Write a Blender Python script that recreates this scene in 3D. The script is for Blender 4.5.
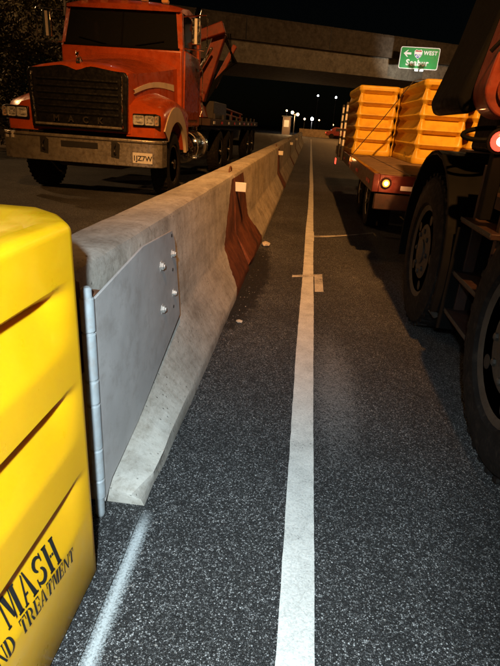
import bpy, bmesh, math, random
from mathutils import Vector, Matrix
random.seed(7)
R = math.radians
scene = bpy.context.scene
for o in list(bpy.data.objects): bpy.data.objects.remove(o)
C = scene.collection

# ------------------------------------------------------------------ camera
def camera_axes(vp=(311, 127), f=500.0, roll=4.0):
    c = Vector(((vp[0]-250)/f, (vp[1]-333)/f, 1.0)); Yd = c.normalized()
    r = R(roll)
    p2 = Vector(((vp[0]+100*math.cos(r)-250)/f, (vp[1]+100*math.sin(r)-333)/f, 1.0))
    n = c.cross(p2).normalized()
    if n.y > 0: n = -n
    return Yd.cross(n), Yd, n
CAM_H = 1.22
Xd, Yd, Zd = camera_axes()
cam = bpy.data.cameras.new('camera'); camo = bpy.data.objects.new('camera', cam); C.objects.link(camo)
cam.sensor_fit = 'VERTICAL'; cam.sensor_height = 24.0; cam.lens = 24.0*500/666
cam.clip_start = 0.02; cam.clip_end = 2000
right = Vector((Xd.x, Yd.x, Zd.x)); down = Vector((Xd.y, Yd.y, Zd.y)); fwd = Vector((Xd.z, Yd.z, Zd.z))
M = Matrix((right, -down, -fwd)).transposed().to_4x4(); M.translation = Vector((0, 0, CAM_H))
camo.matrix_world = M
scene.camera = camo

# ------------------------------------------------------------------ world, night sky, moonlight
world = bpy.data.worlds.new('World'); scene.world = world; world.use_nodes = True
wn = world.node_tree.nodes; wl = world.node_tree.links
sky = wn.new('ShaderNodeTexSky'); sky.sky_type = 'NISHITA'; sky.sun_disc = False
sky.sun_elevation = R(8); sky.sun_rotation = R(200)
bg = wn['Background']; bg.inputs['Strength'].default_value = 0.00025
wl.new(sky.outputs[0], bg.inputs['Color'])
sun = bpy.data.lights.new('moonlight', 'SUN'); sun.energy = 0.004; sun.angle = R(0.5); sun.color = (1, .93, .85)
so = bpy.data.objects.new('moonlight', sun); C.objects.link(so); so.rotation_euler = (R(50), 0, R(200))
vs = scene.view_settings
vs.view_transform = 'Standard'; vs.look = 'None'; vs.exposure = 0.0; vs.gamma = 1.0; vs.use_curve_mapping = False

# ------------------------------------------------------------------ lamps of the place, and an added fill for the trees
SODIUM = (1.0, 0.43, 0.11)
def lamp(name, kind, loc, power, color, radius=.1, target=None, size=None, blend=1.0):
    l = bpy.data.lights.new(name, kind); l.energy = power; l.color = color; l.shadow_soft_size = radius
    o = bpy.data.objects.new(name, l); C.objects.link(o); o.location = loc
    if kind == 'SPOT':
        l.spot_size = R(size); l.spot_blend = blend
        o.rotation_euler = (Vector(target)-Vector(loc)).to_track_quat('-Z', 'Y').to_euler()
    return o
lamp('street_light_glow', 'SPOT', (1.0, -5.0, 9.0), 12500, SODIUM, .16, (.6, 9.0, 0.4), 46, 1.0)
lamp('work_torch', 'SPOT', (-.03, -.26, 1.50), 350, (.76, .92, 1.0), .03, (-.38, 1.10, 0.1), 86, 1.0)
lamp('overpass_street_light', 'POINT', (10.5, 31, 9.0), 1500, (1, .56, .23), .2)

lamp('tree_fill_light', 'POINT', (-13.0, 13.0, 7.5), 1500, (1, .55, .22), .2)  # unseen lamp added to lift the dark trees

# ------------------------------------------------------------------ materials
MATS = {}
def new_mat(name):
    m = bpy.data.materials.new(name); m.use_nodes = True
    nt = m.node_tree; b = nt.nodes['Principled BSDF']
    MATS[name] = m
    return m, nt, b
def N(nt, t, **kw):
    n = nt.nodes.new(t)
    for k, v in kw.items(): setattr(n, k, v)
    return n
def coords(nt, scale=None):
    tc = N(nt, 'ShaderNodeTexCoord')
    if scale is None: return tc.outputs['Object']
    mp = N(nt, 'ShaderNodeMapping'); mp.inputs['Scale'].default_value = scale
    nt.links.new(tc.outputs['Object'], mp.inputs['Vector'])
    return mp.outputs[0]
def noise(nt, vec, scale, detail=4, rough=.55):
    n = N(nt, 'ShaderNodeTexNoise'); n.inputs['Scale'].default_value = scale
    n.inputs['Detail'].default_value = detail; n.inputs['Roughness'].default_value = rough
    if vec is not None: nt.links.new(vec, n.inputs['Vector'])
    return n.outputs['Fac']
def ramp(nt, fac, stops, interp='LINEAR'):
    r = N(nt, 'ShaderNodeValToRGB'); r.color_ramp.interpolation = interp
    e = r.color_ramp.elements
    while len(e) > 1: e.remove(e[-1])
    for i, (p, c) in enumerate(stops):
        if isinstance(c, (int, float)): c = (c, c, c)
        if i == 0: e[0].position = p; e[0].color = (*c, 1)
        else:
            q = e.new(p); q.color = (*c, 1)
    nt.links.new(fac, r.inputs[0])
    return r.outputs[0]
def mix(nt, fac, a, b, mode='MIX'):
    m = N(nt, 'ShaderNodeMix', data_type='RGBA', blend_type=mode)
    for s, v in ((0, fac), (6, a), (7, b)):
        if isinstance(v, (tuple, list)): m.inputs[s].default_value = (*v, 1)
        elif isinstance(v, (int, float)): m.inputs[s].default_value = v
        else: nt.links.new(v, m.inputs[s])
    return m.outputs[2]
def math_n(nt, op, a, b=None, clamp=False):
    m = N(nt, 'ShaderNodeMath', operation=op, use_clamp=clamp)
    for i, v in enumerate((a, b)):
        if v is None: continue
        if isinstance(v, (int, float)): m.inputs[i].default_value = v
        else: nt.links.new(v, m.inputs[i])
    return m.outputs[0]
def bump(nt, b, height, strength=.3, dist=.01):
    n = N(nt, 'ShaderNodeBump'); n.inputs['Strength'].default_value = strength; n.inputs['Distance'].default_value = dist
    nt.links.new(height, n.inputs['Height']); nt.links.new(n.outputs[0], b.inputs['Normal'])
def simple(name, col, rough=.5, metal=0.0, var=.25, scale=6, bmp=0.0, coat=0.0, dirt=None, spec=None):
    """base colour with blotchy wear, fine grain and a little relief"""
    m, nt, b = new_mat(name)
    v = coords(nt)
    f = noise(nt, v, scale, 6, .62)
    dark = tuple(c*(1-var) for c in col); lite = tuple(min(1, c*(1+var*.5)) for c in col)
    colr = ramp(nt, f, [(.3, dark), (.7, lite)])
    if dirt:
        g = noise(nt, v, scale*2.7, 8, .7)
        colr = mix(nt, ramp(nt, g, [(.50, 0), (.68, 1)]), colr, dirt)
    nt.links.new(colr, b.inputs['Base Color'])
    r2 = noise(nt, v, scale*4, 3)
    nt.links.new(ramp(nt, r2, [(.3, max(0, rough-.12)), (.7, min(1, rough+.12))]), b.inputs['Roughness'])
    b.inputs['Metallic'].default_value = metal
    b.inputs['Coat Weight'].default_value = coat
    if spec is not None: b.inputs['Specular IOR Level'].default_value = spec
    if bmp: bump(nt, b, noise(nt, v, scale*8, 5), bmp, .004)
    return m
def emit(name, col, strength, base=(.2, .2, .2)):
    m, nt, b = new_mat(name)
    b.inputs['Base Color'].default_value = (*base, 1); b.inputs['Roughness'].default_value = .25
    b.inputs['Emission Color'].default_value = (*col, 1); b.inputs['Emission Strength'].default_value = strength
    return m

def asphalt():
    m, nt, b = new_mat('asphalt')
    v = coords(nt)
    vo = N(nt, 'ShaderNodeTexVoronoi', feature='F1'); vo.inputs['Scale'].default_value = 210
    nt.links.new(v, vo.inputs['Vector'])
    sep = N(nt, 'ShaderNodeSeparateColor'); nt.links.new(vo.outputs['Color'], sep.inputs[0])
    stone = ramp(nt, sep.outputs[0], [(0, .014), (.32, .034), (.52, .11), (.72, .27), (.88, .48), (1.0, .70)])
    vo2 = N(nt, 'ShaderNodeTexVoronoi', feature='DISTANCE_TO_EDGE'); vo2.inputs['Scale'].default_value = 210
    nt.links.new(v, vo2.inputs['Vector'])
    tar = ramp(nt, vo2.outputs['Distance'], [(.05, 0), (.2, 1)])
    col = mix(nt, tar, (.009, .009, .010), stone)
    f2 = noise(nt, v, 520, 1); col = mix(nt, ramp(nt, f2, [(.60, 0), (.72, .9)]), col, (.26, .26, .26))
    big = noise(nt, v, 1.3, 6, .6)
    col = mix(nt, .85, col, ramp(nt, big, [(.32, .45), (.62, 1.0)]), 'MULTIPLY')
    med = noise(nt, v, 14, 5, .7)
    col = mix(nt, .6, col, ramp(nt, med, [(.32, .45), (.62, 1.0)]), 'MULTIPLY')
    # worn, tracked strips along the lane
    st = noise(nt, coords(nt, (3.2, .05, 1)), 1.0, 4)
    col = mix(nt, .6, col, ramp(nt, st, [(.35, .6), (.65, 1.0)]), 'MULTIPLY')
    # paler speckled patch just right of the line
    sx0 = N(nt, 'ShaderNodeSeparateXYZ'); nt.links.new(v, sx0.inputs[0])
    ox = math_n(nt, 'DIVIDE', math_n(nt, 'SUBTRACT', sx0.outputs[0], .25), .17); oy = math_n(nt, 'DIVIDE', math_n(nt, 'SUBTRACT', sx0.outputs[1], 2.35), .85)
    o2 = math_n(nt, 'ADD', math_n(nt, 'ADD', math_n(nt, 'MULTIPLY', ox, ox), math_n(nt, 'MULTIPLY', oy, oy)), math_n(nt, 'MULTIPLY', sep.outputs[1], .9))
    col = mix(nt, ramp(nt, o2, [(.15, .75), (1.35, 0)]), col, (.26, .26, .26))
    # darker elongated patch on the road beside the first barrier joint
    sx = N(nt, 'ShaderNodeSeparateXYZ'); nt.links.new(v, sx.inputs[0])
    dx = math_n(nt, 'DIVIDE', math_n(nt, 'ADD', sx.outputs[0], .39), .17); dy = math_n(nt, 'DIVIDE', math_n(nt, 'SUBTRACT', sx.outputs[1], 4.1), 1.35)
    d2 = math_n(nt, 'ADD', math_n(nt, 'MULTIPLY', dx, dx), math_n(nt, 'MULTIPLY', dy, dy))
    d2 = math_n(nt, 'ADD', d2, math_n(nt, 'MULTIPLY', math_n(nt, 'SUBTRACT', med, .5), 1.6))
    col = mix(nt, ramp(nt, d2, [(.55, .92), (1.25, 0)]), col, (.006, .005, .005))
    nt.links.new(col, b.inputs['Base Color'])
    nt.links.new(ramp(nt, sep.outputs[1], [(0, .55), (1, .95)]), b.inputs['Roughness'])
    h = math_n(nt, 'ADD', math_n(nt, 'MULTIPLY', tar, sep.outputs[2]), noise(nt, v, 300, 1))
    bump(nt, b, h, .7, .006)
    return m
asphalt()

def concrete(name, col, stain=.5, joint=None, orange=False, seed=0.0):
    m, nt, b = new_mat(name)
    tc = N(nt, 'ShaderNodeTexCoord'); mp = N(nt, 'ShaderNodeMapping'); mp.inputs['Location'].default_value = (seed, seed*1.7, seed*.6)
    nt.links.new(tc.outputs['Object'], mp.inputs['Vector']); v = mp.outputs[0]
    c1 = ramp(nt, noise(nt, v, 3.0, 8, .65), [(.3, tuple(c*.62 for c in col)), (.55, col), (.75, tuple(min(1, c*1.18) for c in col))])
    mp2 = N(nt, 'ShaderNodeMapping'); mp2.inputs['Scale'].default_value = (1, 7, .7); nt.links.new(v, mp2.inputs['Vector'])
    c1 = mix(nt, stain, c1, ramp(nt, noise(nt, mp2.outputs[0], 2.2, 6, .6), [(.30, (.62, .56, .50)), (.6, (1, 1, 1))]), 'MULTIPLY')
    mp4 = N(nt, 'ShaderNodeMapping'); mp4.inputs['Scale'].default_value = (3, .6, 3); nt.links.new(v, mp4.inputs['Vector'])
    c1 = mix(nt, .55, c1, ramp(nt, noise(nt, mp4.outputs[0], 2.2, 8, .75), [(.36, (.45, .40, .35)), (.58, (1, 1, 1))]), 'MULTIPLY')
    c1 = mix(nt, .5, c1, ramp(nt, noise(nt, v, 38, 5, .7), [(.34, (.55, .52, .48)), (.5, (1, 1, 1))]), 'MULTIPLY')
    pits = N(nt, 'ShaderNodeTexVoronoi'); pits.inputs['Scale'].default_value = 34; nt.links.new(v, pits.inputs['Vector'])
    pm = ramp(nt, pits.outputs['Distance'], [(.08, 0), (.18, 1)])
    pr = ramp(nt, noise(nt, v, 7, 3), [(.46, 1), (.56, 0)])
    pit = mix(nt, pr, pm, (1, 1, 1))
    c1 = mix(nt, .55, c1, pit, 'MULTIPLY')
    if orange:   # orange paint either side of every joint, wider towards the toe, edges worn
        sx = N(nt, 'ShaderNodeSeparateXYZ'); nt.links.new(tc.outputs['Object'], sx.inputs[0])
        y, z = sx.outputs[1], sx.outputs[2]
        wob = math_n(nt, 'MULTIPLY', math_n(nt, 'SUBTRACT', noise(nt, tc.outputs['Object'], 9, 5), .5), .16)
        msk = None
        for (yc, sgn, wt, wb) in orange:
            d = math_n(nt, 'MULTIPLY', math_n(nt, 'SUBTRACT', y, yc), sgn)
            wd = math_n(nt, 'ADD', math_n(nt, 'MULTIPLY', z, (wt-wb)/.8), wb)
            k = math_n(nt, 'LESS_THAN', math_n(nt, 'ADD', d, wob), wd)
            msk = k if msk is None else math_n(nt, 'MAXIMUM', msk, k)
        msk = math_n(nt, 'MULTIPLY', msk, math_n(nt, 'LESS_THAN', z, .775))
        pc = ramp(nt, noise(nt, v, 5, 8, .72), [(.32, (.030, .012, .008)), (.5, (.13, .036, .015)), (.75, (.25, .08, .032))])
        c1 = mix(nt, msk, c1, pc)
    nt.links.new(c1, b.inputs['Base Color'])
    b.inputs['Roughness'].default_value = .88; b.inputs['Specular IOR Level'].default_value = .3
    h = math_n(nt, 'ADD', noise(nt, v, 40, 6, .65), math_n(nt, 'MULTIPLY', pit, .8))
    bump(nt, b, h, .45, .006)
    return m

def road_paint(name, col, wear, lo, hi):
    """paint with worn through patches; bare road shows between"""
    m, nt, b = new_mat(name)
    v = coords(nt)
    g = noise(nt, v, 130, 4, .7); g2 = noise(nt, v, 7, 5, .6)
    a = ramp(nt, math_n(nt, 'ADD', math_n(nt, 'MULTIPLY', g, .55), math_n(nt, 'MULTIPLY', g2, .45)), [(lo, 0), (hi, 1)])
    colr = ramp(nt, g2, [(.3, tuple(c*.72 for c in col)), (.7, col)])
    vo = N(nt, 'ShaderNodeTexVoronoi'); vo.inputs['Scale'].default_value = 210; nt.links.new(v, vo.inputs['Vector'])
    sp_ = N(nt, 'ShaderNodeSeparateColor'); nt.links.new(vo.outputs['Color'], sp_.inputs[0])
    colr = mix(nt, .5, colr, ramp(nt, sp_.outputs[0], [(0, .50), (.5, .85), (1, 1.0)]), 'MULTIPLY')
    nt.links.new(colr, b.inputs['Base Color']); b.inputs['Roughness'].default_value = .75
    bump(nt, b, g, .5, .004)
    nt.links.new(a, b.inputs['Alpha'])
    return m
road_paint('line_paint', (.78, .77, .73), .3, .30, .43)
road_paint('worn_paint_and_light', (.70, .66, .60), .6, .36, .52)

def spray_paint():
    m, nt, b = new_mat('spray_paint')
    tc = N(nt, 'ShaderNodeTexCoord'); sx = N(nt, 'ShaderNodeSeparateXYZ'); nt.links.new(tc.outputs['Object'], sx.inputs[0])
    ax = math_n(nt, 'ABSOLUTE', sx.outputs[0])
    core = ramp(nt, ax, [(.001, .72), (.038, 0)])
    endf = ramp(nt, math_n(nt, 'ADD', sx.outputs[1], .02), [(.47, 1), (.58, 0)])
    g = noise(nt, tc.outputs['Object'], 150, 2, .8)
    spk = ramp(nt, math_n(nt, 'ADD', math_n(nt, 'MULTIPLY', core, .75), math_n(nt, 'MULTIPLY', g, .95)), [(.62, 0), (1.05, .9)])
    a = math_n(nt, 'MULTIPLY', spk, endf)
    b.inputs['Base Color'].default_value = (.50, .54, .55, 1); b.inputs['Roughness'].default_value = .7
    nt.links.new(a, b.inputs['Alpha']); bump(nt, b, g, .4, .004)
spray_paint()

def glass(name, col, rough=.06):
    m, nt, b = new_mat(name)
    b.inputs['Base Color'].default_value = (*col, 1); b.inputs['Roughness'].default_value = rough
    b.inputs['Transmission Weight'].default_value = .85; b.inputs['IOR'].default_value = 1.45
    return m
yp = simple('yellow_plastic', (.87, .445, .005), .38, 0, .03, 4, .05, 0.0)
yb = yp.node_tree.nodes['Principled BSDF']; yb.inputs['Subsurface Weight'].default_value = .35; yb.inputs['Subsurface Radius'].default_value = (1.0, .5, .05); yb.inputs['Subsurface Scale'].default_value = .03
simple('cargo_plastic', (.80, .49, .04), .42, 0, .18, 3, .08, dirt=(.64, .36, .035))
simple('stencil_black', (.012, .011, .010), .6, 0, .3, 30)
simple('galvanised', (.40, .44, .46), .5, .12, .25, 9, .15, dirt=(.34, .33, .32))
simple('plate_steel', (.53, .505, .49), .65, 0, .14, 5, .1, dirt=(.42, .39, .37))
simple('bolt_steel', (.50, .49, .46), .5, .3, .3, 40)
simple('rust_steel', (.20, .085, .04), .8, .2, .4, 12, .3)
simple('reflector_white', (.85, .83, .78), .35, 0, .1, 20)
simple('truck_orange', (.46, .072, .012), .30, 0, .16, 2.5, 0, .5, dirt=(.31, .052, .014))
simple('truck_red', (.20, .03, .013), .35, 0, .2, 3, 0, .4)
simple('boom_orange', (.25, .036, .012), .5, 0, .3, 4, .05, .1, dirt=(.13, .022, .012))
simple('cream_stripe', (.62, .50, .36), .4, 0, .15, 4)
simple('chrome', (.72, .70, .66), .16, 1, .15, 8)
simple('bumper_chrome', (.36, .33, .28), .30, .6, .3, 5, .05, dirt=(.20, .165, .125))
simple('dark_metal', (.035, .03, .028), .5, .3, .3, 6, .1)
simple('black_plastic', (.006, .006, .006), .7, 0, .3, 6, .05, spec=.06)
simple('grille_black', (.010, .010, .011), .35, .3, .3, 6)
simple('tyre_rubber', (.011, .010, .010), .85, 0, .35, 9, .25, dirt=(.030, .025, .021), spec=.12)
simple('rim_metal', (.42, .38, .32), .4, .6, .35, 8, .1, dirt=(.10, .06, .03))
simple('hub_brown', (.045, .038, .031), .65, .1, .45, 14, .2, dirt=(.03, .024, .02))
simple('frame_brown', (.040, .016, .011), .65, .2, .45, 8, .2, dirt=(.03, .02, .015))
simple('deck_wood', (.22, .14, .075), .75, 0, .45, 5, .3, dirt=(.14, .08, .045))
simple('trailer_red', (.065, .012, .009), .4, 0, .3, 6, .05, .2)
simple('strap_fabric', (.05, .035, .02), .8)
simple('plate_white', (.72, .70, .66), .5, 0, .1, 20)
simple('sign_green', (.006, .28, .06), .45, 0, .1, 2)
simple('sign_white', (.85, .85, .82), .45, 0, .05, 4)
simple('sign_blue', (.03, .07, .36), .45, 0, .1, 4)
simple('sign_red', (.5, .03, .03), .45)
simple('sign_back', (.30, .30, .30), .5, .6)
simple('far_wall', (.16, .11, .08), .9, 0, .3, .8, .1)
simple('roof_dark', (.05, .045, .04), .9)
simple('bark', (.07, .05, .035), .95, 0, .4, 10, .6)
simple('interior', (.09, .06, .05), .8, 0, .5, 3)
glass('windscreen_glass', (.07, .075, .075))
glass('lamp_glass', (.95, .95, .93), .02)
simple('amber_lens', (.75, .28, .03), .3)
simple('bowl_silver', (.92, .90, .86), .3, .15, .05, 20)
emit('tail_red', (1, .06, .03), 3.0, (.5, .02, .02))
emit('tail_hot', (1, .62, .45), 14.0, (.8, .3, .2))
emit('amber_lit', (1, .22, .04), 1.6, (.7, .3, .05))
emit('amber_marker', (1, .5, .12), .06, (.7, .3, .05))
emit('lamp_warm', (1, .62, .25), 26.0, (.8, .6, .4))
emit('lamp_white', (.92, .95, 1), 30.0, (.8, .8, .8))
emit('window_warm', (1, .5, .18), .7)
simple('red_reflector', (.55, .02, .02), .25)
def leaf_mat(name, c1, c2):
    m, nt, b = new_mat(name)
    oi = N(nt, 'ShaderNodeNewGeometry')
    nt.links.new(ramp(nt, oi.outputs['Random Per Island'], [(0, c1), (1, c2)]), b.inputs['Base Color'])
    b.inputs['Roughness'].default_value = .6
leaf_mat('leaves', (.05, .045, .015), (.13, .10, .035))
def dirt_mat():
    m, nt, b = new_mat('dirt')
    v = coords(nt)
    nt.links.new(ramp(nt, noise(nt, v, .8, 8, .7), [(.3, (.05, .035, .022)), (.7, (.12, .09, .06))]), b.inputs['Base Color'])
    b.inputs['Roughness'].default_value = .95; bump(nt, b, noise(nt, v, 20, 6), .6, .02)
dirt_mat()
concrete('overpass_girder', (.40, .33, .24), .45, seed=3)
concrete('overpass_parapet', (.15, .12, .09), .7, seed=9)

# ------------------------------------------------------------------ mesh helpers
class MB:
    def __init__(s): s.v = []; s.f = []
    def add(s, vs, fs):
        o = len(s.v); s.v += [tuple(p) for p in vs]; s.f += [tuple(i+o for i in f) for f in fs]; return s
    def box(s, a, b, rot=None, pivot=None):
        x0, y0, z0 = a; x1, y1, z1 = b
        vs = [Vector(p) for p in ((x0,y0,z0),(x1,y0,z0),(x1,y1,z0),(x0,y1,z0),(x0,y0,z1),(x1,y0,z1),(x1,y1,z1),(x0,y1,z1))]
        if rot:
            pv = Vector(pivot) if pivot else (Vector(a)+Vector(b))/2
            vs = [rot @ (p-pv)+pv for p in vs]
        return s.add(vs, [(0,3,2,1),(4,5,6,7),(0,1,5,4),(1,2,6,5),(2,3,7,6),(3,0,4,7)])
    def tube(s, path, r, n=10, cap=True, r1=None):
        path = [Vector(p) for p in path]; rings = []
        up = Vector((0, 0, 1))
        for i, p in enumerate(path):
            d = (path[min(i+1, len(path)-1)]-path[max(i-1, 0)]).normalized()
            a = d.cross(up)
            if a.length < 1e-3: a = d.cross(Vector((1, 0, 0)))
            a.normalize(); b = d.cross(a)
            rr = r if r1 is None else r+(r1-r)*i/(len(path)-1)
            rings.append([p+a*math.cos(2*math.pi*k/n)*rr+b*math.sin(2*math.pi*k/n)*rr for k in range(n)])
        vs = [q for ring in rings for q in ring]; fs = []
        for i in range(len(path)-1):
            for k in range(n): fs.append((i*n+k, i*n+(k+1) % n, (i+1)*n+(k+1) % n, (i+1)*n+k))
        if cap: fs += [tuple(range(n-1, -1, -1)), tuple((len(path)-1)*n+k for k in range(n))]
        return s.add(vs, fs)
    def lathe(s, prof, origin, axis='X', n=28, sgn=1):
        """prof: list of (along, radius)"""
        o = Vector(origin); vs = []; fs = []
        for (t, r) in prof:
            for k in range(n):
                a = 2*math.pi*k/n; c, d = math.cos(a)*r, math.sin(a)*r
                p = {'X': (t*sgn, c, d), 'Y': (d, t*sgn, c), 'Z': (c, d, t*sgn)}[axis]
                vs.append(o+Vector(p))
        for i in range(len(prof)-1):
            for k in range(n): fs.append((i*n+k, i*n+(k+1) % n, (i+1)*n+(k+1) % n, (i+1)*n+k))
        fs += [tuple(range(n-1, -1, -1)), tuple((len(prof)-1)*n+k for k in range(n))]
        return s.add(vs, fs)
    def prism(s, poly, axis, t0, t1):
        """poly in the plane across axis: X->(y,z)  Y->(x,z)  Z->(x,y)"""
        def P(u, w, t): return {'X': (t, u, w), 'Y': (u, t, w), 'Z': (u, w, t)}[axis]
        n = len(poly)
        vs = [P(u, w, t0) for u, w in poly]+[P(u, w, t1) for u, w in poly]
        fs = [tuple(range(n-1, -1, -1)), tuple(range(n, 2*n))]+[(i, (i+1) % n, n+(i+1) % n, n+i) for i in range(n)]
        return s.add(vs, fs)
    def loft(s, rings, cap=True):
        n = len(rings[0]); vs = [p for r in rings for p in r]; fs = []
        for i in range(len(rings)-1):
            for k in range(n): fs.append((i*n+k, i*n+(k+1) % n, (i+1)*n+(k+1) % n, (i+1)*n+k))
        if cap: fs += [tuple(range(n-1, -1, -1)), tuple((len(rings)-1)*n+k for k in range(n))]
        return s.add(vs, fs)
    def mesh(s, name, mat, smooth=None, fix=True):
        me = bpy.data.meshes.new(name); me.from_pydata(s.v, [], s.f)
        if fix:
            bm = bmesh.new(); bm.from_mesh(me); bmesh.ops.recalc_face_normals(bm, faces=bm.faces); bm.to_mesh(me); bm.free()
        if isinstance(mat, str): mat = MATS[mat]
        me.materials.append(mat)
        if smooth is not None:
            me.polygons.foreach_set('use_smooth', [True]*len(me.polygons))
            me.set_sharp_from_angle(angle=R(smooth))
        me.update()
        return me
    def build(s, name, mat, parent=None, smooth=None, bevel=0, seg=2, loc=None):
        return link(name, s.mesh(name, mat, smooth), parent, bevel, seg, loc)
def link(name, me, parent=None, bevel=0, seg=2, loc=None):
    o = bpy.data.objects.new(name, me); C.objects.link(o)
    if loc is not None: o.location = loc
    if parent: o.parent = parent
    if bevel:
        b = o.modifiers.new('bevel', 'BEVEL'); b.width = bevel; b.segments = seg; b.limit_method = 'ANGLE'; b.angle_limit = R(35)
        b.harden_normals = False
        if not me.polygons[0].use_smooth:
            me.polygons.foreach_set('use_smooth', [True]*len(me.polygons)); me.set_sharp_from_angle(angle=R(50))
    return o
def tag(o, label=None, cat=None, group=None, kind=None):
    if label: o['label'] = label
    if cat: o['category'] = cat
    if group: o['group'] = group
    if kind: o['kind'] = kind
    return o
def thing(name, label, cat, loc=(0, 0, 0), group=None, rz=0):
    o = bpy.data.objects.new(name, None); C.objects.link(o); o.location = loc; o.rotation_euler[2] = rz
    o.empty_display_size = .2
    return tag(o, label, cat, group)
def text_mesh(body, size, mat, name='lettering', extrude=.002, bold=0.0, align='CENTER', spacing=1.0):
    cu = bpy.data.curves.new(name, 'FONT'); cu.body = body; cu.size = size; cu.extrude = extrude; cu.offset = bold
    cu.align_x = align; cu.align_y = 'CENTER'; cu.space_character = spacing; cu.resolution_u = 3
    ob = bpy.data.objects.new(name, cu); C.objects.link(ob)
    dg = bpy.context.evaluated_depsgraph_get(); dg.update()
    me = bpy.data.meshes.new_from_object(ob.evaluated_get(dg))
    bpy.data.objects.remove(ob); bpy.data.curves.remove(cu)
    me.materials.clear(); me.materials.append(MATS[mat]); me.name = name
    return me

# ------------------------------------------------------------------ the setting: ground, road, markings
MB().add([(-400, -200, -.03), (400, -200, -.03), (400, 600, -.03), (-400, 600, -.03)], [(0, 1, 2, 3)]).build('ground', 'dirt')
tag(bpy.data.objects['ground'], kind='structure')
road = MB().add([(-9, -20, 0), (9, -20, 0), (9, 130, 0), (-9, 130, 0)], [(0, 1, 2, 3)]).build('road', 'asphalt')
tag(road, kind='structure')
cross = MB().add([(-60, 58, .004), (60, 58, .004), (60, 70, .004), (-60, 70, .004)], [(0, 1, 2, 3)]).build('cross_road', 'asphalt')
tag(cross, kind='structure')
# long white edge line, hand-painted wobble to both edges
vs_, fs_ = [], []
y = -.6; i = 0
while y < 58:
    st = .05 if y < 5 else (.2 if y < 15 else 1.0)
    jl = random.uniform(-.0012, .0012)+.003*math.sin(y*1.7)+.003*math.sin(y*.6+2); jr = random.uniform(-.001, .001)+.0015*math.sin(y*2.3)
    wl_ = .043+.0054*min(max(y-.85, 0), 11)
    vs_ += [(wl_+jl, y, .004), (.143+.0040*min(max(y-.85, 0), 11)+jr, y, .004)]
    if i: fs_.append((2*i-2, 2*i-1, 2*i+1, 2*i))
    i += 1; y += st
MB().add(vs_, fs_).build('edge_line', 'line_paint', road)
# short layout ticks and a lighter square over the line
MB().add([(-.03, 4.22, .008), (.235, 4.34, .008), (.235, 4.41, .008), (-.03, 4.29, .008)], [(0, 1, 2, 3)]).build('layout_tick', 'worn_paint_and_light', road)
MB().add([(.165, 3.86, .008), (.235, 3.88, .008), (.235, 4.33, .008), (.165, 4.31, .008)], [(0, 1, 2, 3)]).build('layout_tick', 'worn_paint_and_light', road)
MB().add([(.066, 5.75, .008), (.170, 5.80, .008), (.172, 6.35, .008), (.068, 6.3, .008)], [(0, 1, 2, 3)]).build('pale_square', 'line_paint', road)
arc = []  # edge of a lit patch of road, painted in as a pale arc
for k in range(15):
    x = .17+k*.055; arc.append((x, 6.05+.75*((x-.1)**1.4), .008))
vs_ = []; fs_ = []
for k, (x, yy, z) in enumerate(arc):
    w = .05*(1-k/16)
    vs_ += [(x, yy-w, z), (x, yy+w, z)]
    if k: fs_.append((2*k-2, 2*k, 2*k+1, 2*k-1))
MB().add(vs_, fs_).build('light_edge_arc', 'worn_paint_and_light', road)
sp = MB().add([(-.075, -.8, 0), (.075, -.8, 0), (.075, .62, 0), (-.075, .62, 0)], [(0, 1, 2, 3)]).build('sprayed_stripe', 'spray_paint', road, loc=(-.395, .72, .006))
sp.rotation_euler[2] = R(1.5)
pts = [(-.414+.0015*math.sin(k*1.3)-.0006*k, .2+.055*k, .010) for k in range(20)]
MB().tube(pts, .0009, 6).build('chalk_string', 'stencil_black', road)

# ------------------------------------------------------------------ concrete barriers
BX = -.725
def barrier_profile(zb=.31, xb=.150, xt=.112, xf=.305, zt=.075, H=.81):
    """closed ring, road side first (x,z), rounded top edges"""
    h = [(xf, 0.0), (xf, zt*.6), (xf-.008, zt), (xb+.014, zb-.02), (xb, zb+.02), (xt+.006, H-.035), (xt-.004, H-.012), (xt-.03, H)]
    return h+[(-x, z) for x, z in reversed(h)]
def barrier_mesh(L, mat, near_taper=False, rs=0):
    rnd = random.Random(rs)
    rings = []; n = int(L/.12)
    ys = [L*i/n for i in range(n+1)]
    for y in ys:
        if near_taper and y < 1.0:
            t = y/1.0
            p = barrier_profile(zb=.085+(.31-.085)*t, zt=.05+.025*t)
        else: p = barrier_profile()
        e = min(y, L-y)
        s = .975 if e < .001 else 1.0            # slightly chamfered ends
        ring = []
        for (x, z) in p:
            j = .0035
            if z < .12 and e < .35: j = .014     # chipped toes near the ends
            cut = 0
            if e < .25 and abs(x) > .25: cut = (.25-e)*.12*rnd.random()
            ring.append((x*s-math.copysign(cut, x)+rnd.uniform(-j, j)*.6, y+(rnd.uniform(-.012, .012) if e < .001 else 0), max(0, z+(rnd.uniform(-j, j)*.5 if z > 0 else 0))))
        rings.append(ring)
    b = MB(); b.loft(rings)
    return b.mesh('concrete_barrier', mat, smooth=28)
J = [1.28, 4.46, 10.72, 16.98, 23.24, 29.5, 35.76, 42.02]
bar_labels = [
 'nearest grey concrete barrier section carrying the bolted steel plate and hinge',
 'second concrete barrier section along the lane, between the first two orange painted joints',
 'third concrete barrier section along the lane, beyond the second white reflector',
 'fourth concrete barrier section along the lane, beside the rear wheels of the orange truck',
 'fifth concrete barrier section along the lane counted from the yellow crash cushion',
 'sixth concrete barrier section along the lane counted from the yellow crash cushion',
 'farthest concrete barrier section at the end of the row by the overpass']
cols = [(.62, .59, .53), (.62, .56, .46), (.42, .37, .30), (.48, .41, .31), (.40, .34, .26), (.48, .41, .31), (.44, .38, .29)]
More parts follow.
